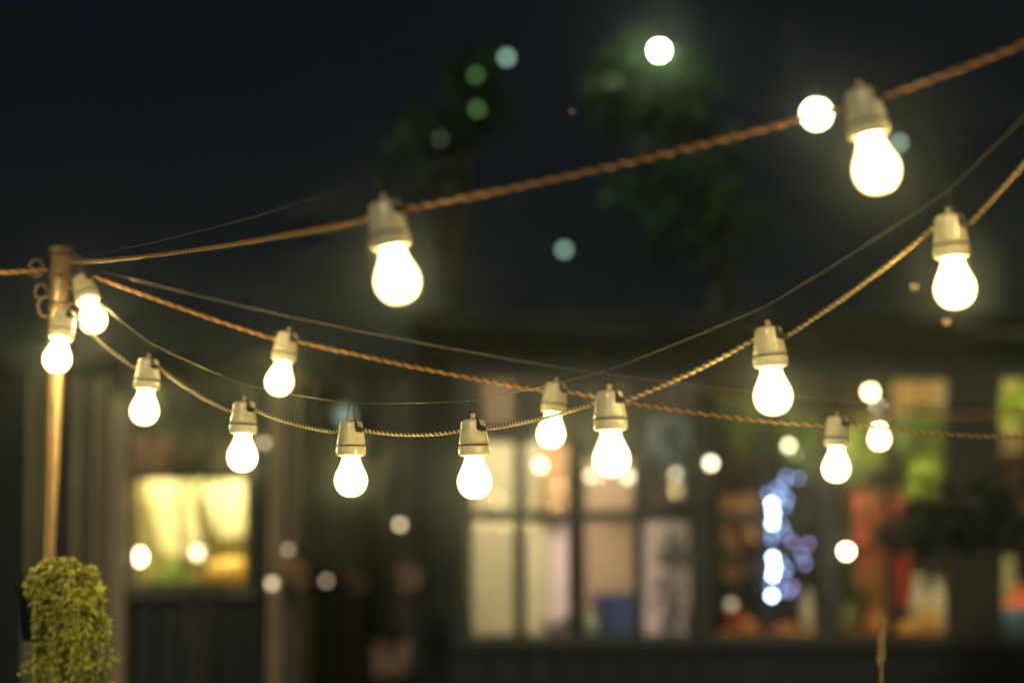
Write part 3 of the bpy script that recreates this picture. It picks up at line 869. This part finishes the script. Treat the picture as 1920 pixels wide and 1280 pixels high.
A = {}
A[1] = pend(127, 556, 4.48, -6, 'lit bulb in front of the copper pole, lower of the two at the pole', 0, -14)
A[2] = pend(147, 497, 4.58, 19, 'strongly tilted lit bulb right beside the top of the copper pole', 10, -22)
A[3] = pend(281, 644, 4.38, -4, 'lit bulb in the lowest string, first to the right of the pole', 4)
A[4] = pend(459, 722, 4.13, -1.5, 'lit bulb above the right side of the shed window')
A[5] = pend(658, 757, 3.87, 0.3, 'sharp lit bulb with the teal lantern behind its hook', 2)
A[6] = pend(886, 752, 3.68, 1.6, 'sharp lit bulb at the lowest point of the string', -3)
A[7] = pend(1141, 695, 3.36, 1.8, 'lit bulb in front of the pavilion panes, right of a blurred one', 3)
A[8] = pend(1437, 575, 3.30, 3.8, 'large lit bulb above the blue light string', 5)
A[9] = pend(1775, 362, 3.08, 4.2, 'large lit bulb near the right edge, third from the top', 6)
A[10] = pend(546, 595, 4.52, -10, 'lit bulb tilted left, alone on the middle string', 0)
A[11] = pend(1046, 689, 4.42, -6, 'blurred lit bulb crossed by the front cord')
A[12] = pend(1570, 752, 4.42, -1.5, 'blurred lit bulb at the right on the farther string', 0)
A[14] = pend(712, 334, 2.82, 10, 'large blurred lit bulb in the upper middle on the nearest string', 12)
A[15] = pend(1603, 122, 2.74, 11, 'largest blurred lit bulb at the top right on the nearest string', 14)
A[16] = pend(1648, 748, 7.4, 0, 'small far lit bulb just right of the bulb on the farther string')
# continuing beyond the frame
A[17] = pend(2150, -10, 2.85, 5, 'bulb of the lowest string beyond the right edge')
A[18] = pend(2290, -165, 2.65, 6, 'bulb of the nearest string beyond the right edge')
A[19] = pend(-190, 470, 4.3, -4, 'bulb of the left string beyond the left edge')
A[20] = pend(2090, 775, 4.7, 0, 'bulb of the farther string beyond the right edge')


# ------------------------------------------------------------------ twisted cords and support wires
def sag(a, b, s, n):
    return [a.lerp(b, i / n) - Vector((0, 0, 4 * s * (i / n) * (1 - i / n))) for i in range(n + 1)]


def resample(pts, step):
    out_ = [pts[0].copy()]; acc = 0.0
    for a, b in zip(pts, pts[1:]):
        L_ = (b - a).length; t_ = step - acc
        while t_ < L_:
            out_.append(a.lerp(b, t_ / L_)); t_ += step
        acc = L_ - (t_ - step)
    out_.append(pts[-1].copy())
    return out_


def twisted(label, pts, pitch, r, wr, m):
    base_ = pts[len(pts) // 2]
    t_ = thing('twisted_cord', label, 'cord', tuple(base_), 'twisted cords of the light strings')
    step = pitch / 12
    cp = resample(pts, step)
    q = random.Random(len(pts))
    ph = 0.0; phs = []
    wob = 1.0
    for i in range(len(cp)):
        phs.append(ph)
        if i % 24 == 0: wob = q.uniform(.88, 1.14)
        ph += 2 * math.pi / 12 * wob
    for k in (0, 1):
        path_ = []
        for i, c in enumerate(cp):
            tg = (cp[min(i + 1, len(cp) - 1)] - cp[max(i - 1, 0)]).normalized()
            n1 = Vector((0, 0, 1)); n1 = (n1 - tg * n1.dot(tg)).normalized(); n2 = tg.cross(n1)
            a = phs[i] + k * math.pi
            path_.append(c + n1 * math.cos(a) * r + n2 * math.sin(a) * r)
        MB().tube(path_, wr, 7).build('cord_wire', m if k == 0 else M['cord_dark'], t_, smooth=True)  # second wire darkened for contrast in the twist
    return t_


def strand(ids, start, end, sags, n=16):
    pts = []
    prev = start
    for i, s_ in zip(ids, sags):
        if prev is not None:
            pts += sag(prev, A[i]['in'], s_, n)
        pts += [A[i]['mid']]
        prev = A[i]['out']
        pts.append(prev)
    if end is not None:
        pts += sag(prev, end, sags[-1] if len(sags) == len(ids) else sags[len(ids)], n)[1:]
    return pts


knot = P(116, 508, 4.62)
knotL = P(90, 505, 4.62)
twisted('yellowed twisted cord of the lowest string, sharp between its middle bulbs', strand([1, 3, 4, 5, 6, 7, 8, 9, 17], P(104, 560, 4.66), None, [.003, .006, .006, .005, .006, .004, .004, .005, .006, .02]), .0108, .00165, .00155, M['cord'])
twisted('orange brown twisted cord of the middle string sloping down from the pole', strand([2, 10, 11, 12, 20], knot, None, [.002, .003, .004, .008, .01]), .021, .0018, .0016, M['cord2'])
twisted('thick orange twisted cord crossing the dark sky to the top right', strand([14, 15, 18], P(128, 492, 4.62), None, [.009, .006, .01]), .021, .0019, .0016, M['cord2'])
twisted('short stretch of twisted cord leaving the pole to the left', sag(A[19]['out'], knotL, .004, 16), .030, .0021, .0020, M['cord2'])
twisted('faint far twisted cord carrying the small far bulb', [P(1300, 712, 11.0)] + strand([16], P(1300, 715, 11.0), P(2100, 740, 6.0), [.05, .03])[1:], .02, .002, .002, M['cord2'])


def supp(label, pts, r=.0006, m='wire'):
    full = []
    for a, b in zip(pts, pts[1:]):
        full += sag(a, b, (b - a).length * .006, 8)[:-1]
    full.append(pts[-1])
    tag(MB().tube(full, r, 5).build('support_wire', M[m], smooth=True), label, 'wire', 'support wires of the light strings')


T = lambda i: A[i]['top'] + Vector((0, 0, .0008))
supp('thin straight wire from which the lowest string hangs', [knot, T(3), T(4), T(5), T(6), T(7), T(8), T(9), T(17)])
supp('thin wire from which the middle string hangs', [P(190, 508, 4.6), T(10), T(11), T(12), T(20)])
supp('faint thin wire above the nearest string', [P(116, 486, 4.62), T(14), T(15), T(18)], .0003, 'rubber')
supp('faint far wire carrying the small far bulb', [P(1300, 700, 11.0), T(16), P(2100, 720, 6.0)])

# ------------------------------------------------------------------ trailing plant in a black pot on the pole
dpl = 4.45
c = P(92, 1140, dpl)
tp = thing('trailing_plant', 'bushy yellow green trailing plant in a black pot hung on the copper pole', 'plant', tuple(P(92, 1290, dpl)))
pc = P(78, 1200, dpl + .04)
kx = dpl / FPX
MB().lathe([(0, 0), (34 * kx, 0), (38 * kx, 40 * kx), (43 * kx, 110 * kx), (46 * kx, 118 * kx), (46 * kx, 126 * kx), (40 * kx, 126 * kx), (38 * kx, 112 * kx), (0, 110 * kx)][::-1], 28, tuple(pc)).build('pot', M['pot'], tp, smooth=True)
MB().tube([P(40, 1090, dpl + .03), P(26, 1098, dpl + .03), P(34, 1118, dpl + .03), P(52, 1126, dpl + .03)], .0025, 6).build('pot_handle', M['pot'], tp, smooth=True)
q = random.Random(77)
lf = MB(); stems = MB()


def edges(y):
    """left and right limits of the plant, photo pixels"""
    L_ = [(1052, 105), (1062, 70), (1085, 56), (1112, 58), (1128, 72), (1200, 76), (1300, 66)]
    R_ = [(1052, 135), (1062, 168), (1085, 182), (1120, 190), (1170, 196), (1230, 202), (1300, 196)]
    def ip(T_):
        for (a, b), (c_, d_) in zip(T_, T_[1:]):
            if a <= y <= c_: return b + (d_ - b) * (y - a) / (c_ - a)
        return T_[-1][1]
    return ip(L_), ip(R_)


def cluster(px, py, dd, n, rad):
    o_ = P(px, py, dd)
    for _ in range(n):
        u = Vector((q.gauss(0, 1), q.gauss(0, 1), q.gauss(0, .9)))
        u.normalize()
        lf.leaf(o_ + u * rad * q.uniform(.1, .7), u + Vector((0, -.35, -.1)), (q.uniform(-.6, .6), -.5, 1), q.uniform(.009, .016), q.uniform(.006, .011))


for i in range(250):        # mounded crown
    y = 1056 + 74 * q.random() ** .9
    l_, r_2 = edges(y)
    u = q.uniform(-1, 1)
    px = (l_ + r_2) / 2 + u * (r_2 - l_) / 2
    cluster(px, y + q.uniform(-3, 3), dpl - .05 * math.sqrt(max(0, 1 - u * u)) * q.uniform(.2, 1.1), 12, .011)
for sidx in range(32):      # trailing strands
    l0, r0 = edges(1110)
    u = q.uniform(-1, 1)
    y = q.uniform(1095, 1150)
    ln = q.uniform(60, 215)
    pth = []; ctr = []
    for j in range(14):
        f = j / 13; yy = y + ln * f
        l_, r_2 = edges(yy)
        uu = u + .10 * math.sin(f * 6 + sidx * 1.7)
        px = (l_ + r_2) / 2 + uu * (r_2 - l_) / 2 * 1.03
        dd = dpl - .055 * math.sqrt(max(0, 1 - u * u)) * (1 if sidx % 3 else .4) - .01
        pth.append(P(px, yy, dd)); ctr.append((px, yy, dd))
    stems.tube(pth, .0009, 4)
    for px, yy, dd in ctr:
        if q.random() < .70:
            cluster(px + q.uniform(-2, 2), yy, dd, q.randint(7, 12), .009)
for ex, ey, nx, ny in ((188, 1150, 206, 1178), (196, 1205, 224, 1242), (70, 1235, 40, 1258), (178, 1260, 214, 1290)):    # stray tips
    stems.tube([P(ex - 20, ey - 14, dpl - .02), P(ex, ey, dpl - .03), P(nx, ny, dpl - .03)], .0008, 4)
    for f in (0, .3, .6, 1): cluster(ex + (nx - ex) * f, ey + (ny - ey) * f, dpl - .03, 4, .004)
tag(lf.build('foliage', M['leaf_y'], tp), kind='stuff')
tag(stems.build('stem', M['leaf_y'], tp), kind='stuff')

# ------------------------------------------------------------------ dry grass stem at the bottom right
dg = 3.15
gb = P(1652, 1285, dg)
gs = thing('dry_grass_stem', 'thin dry seed head rising at the bottom edge on the right', 'plant', (gb.x, gb.y, 0))
MB().tube([(gb.x, gb.y, 0), gb, P(1654, 1230, dg), P(1653, 1190, dg), P(1654, 1160, dg)], [.003, .0022, .0018, .0014, .0006], 6).build('stem', M['straw'], gs, smooth=True)
hb = MB()
for i in range(34):
    f = i / 33
    p0 = P(1653 + q.uniform(-2, 2), 1255 - 88 * f, dg)
    s_ = 1 if i % 2 else -1
    hb.leaf(p0, (s_ * .28, q.uniform(-.2, .2), 1), (0, -1, 0), .016 * (1.2 - f * .6), .0040)
tag(hb.build('seed_head', M['straw'], gs), kind='stuff')


# ------------------------------------------------------------------ moths near the bulbs
def moth(px, py, d, s, label):
    c = P(px, py, d)
    t_ = thing('moth', label, 'insect', tuple(c), 'small moths flying near the bulbs')
    MB().tube([c + Vector((-s, 0, 0)), c, c + Vector((s, 0, 0))], [s * .12, s * .28, s * .12], 6).build('body', M['insect'], t_, smooth=True)
    for y_ in (-1, 1):
        MB().leaf(c, (y_ * .5, -.3, .8), (0, -1, .2), s * 2.2, s * 1.6).build('wing', M['insect'], t_)
    return t_


moth(1714, 543, 2.99, .0042, 'tiny moth lit orange, left of the large right edge bulb')
moth(1774, 608, 2.97, .0042, 'tiny moth lit orange, just below the large right edge bulb')
moth(527, 533, 4.0, .0008, 'speck sized moth above the bulb on the middle string')
moth(1072, 211, 2.9, .0016, 'faint speck sized moth high in the dark middle')

# ------------------------------------------------------------------ haze volume added to give the bulbs their lens glow
hz = MB().box((-41, -21, -1.2), (41, 61, 8.0)).build('haze', M['glass'])
hm = bpy.data.materials.new('bulb_glow_haze')
hm.use_nodes = True
t = hm.node_tree
t.nodes.clear()
ho = t.nodes.new('ShaderNodeOutputMaterial'); pv = t.nodes.new('ShaderNodeVolumePrincipled')
pv.inputs['Density'].default_value = 0.006
pv.inputs['Anisotropy'].default_value = 0.975
pv.inputs['Color'].default_value = (.80, .95, .95, 1)
t.links.new(pv.outputs[0], ho.inputs['Volume'])
hz.data.materials.clear(); hz.data.materials.append(hm)
tag(hz, 'thin haze added to the yard for the glow around the bulbs', None, None, 'stuff')
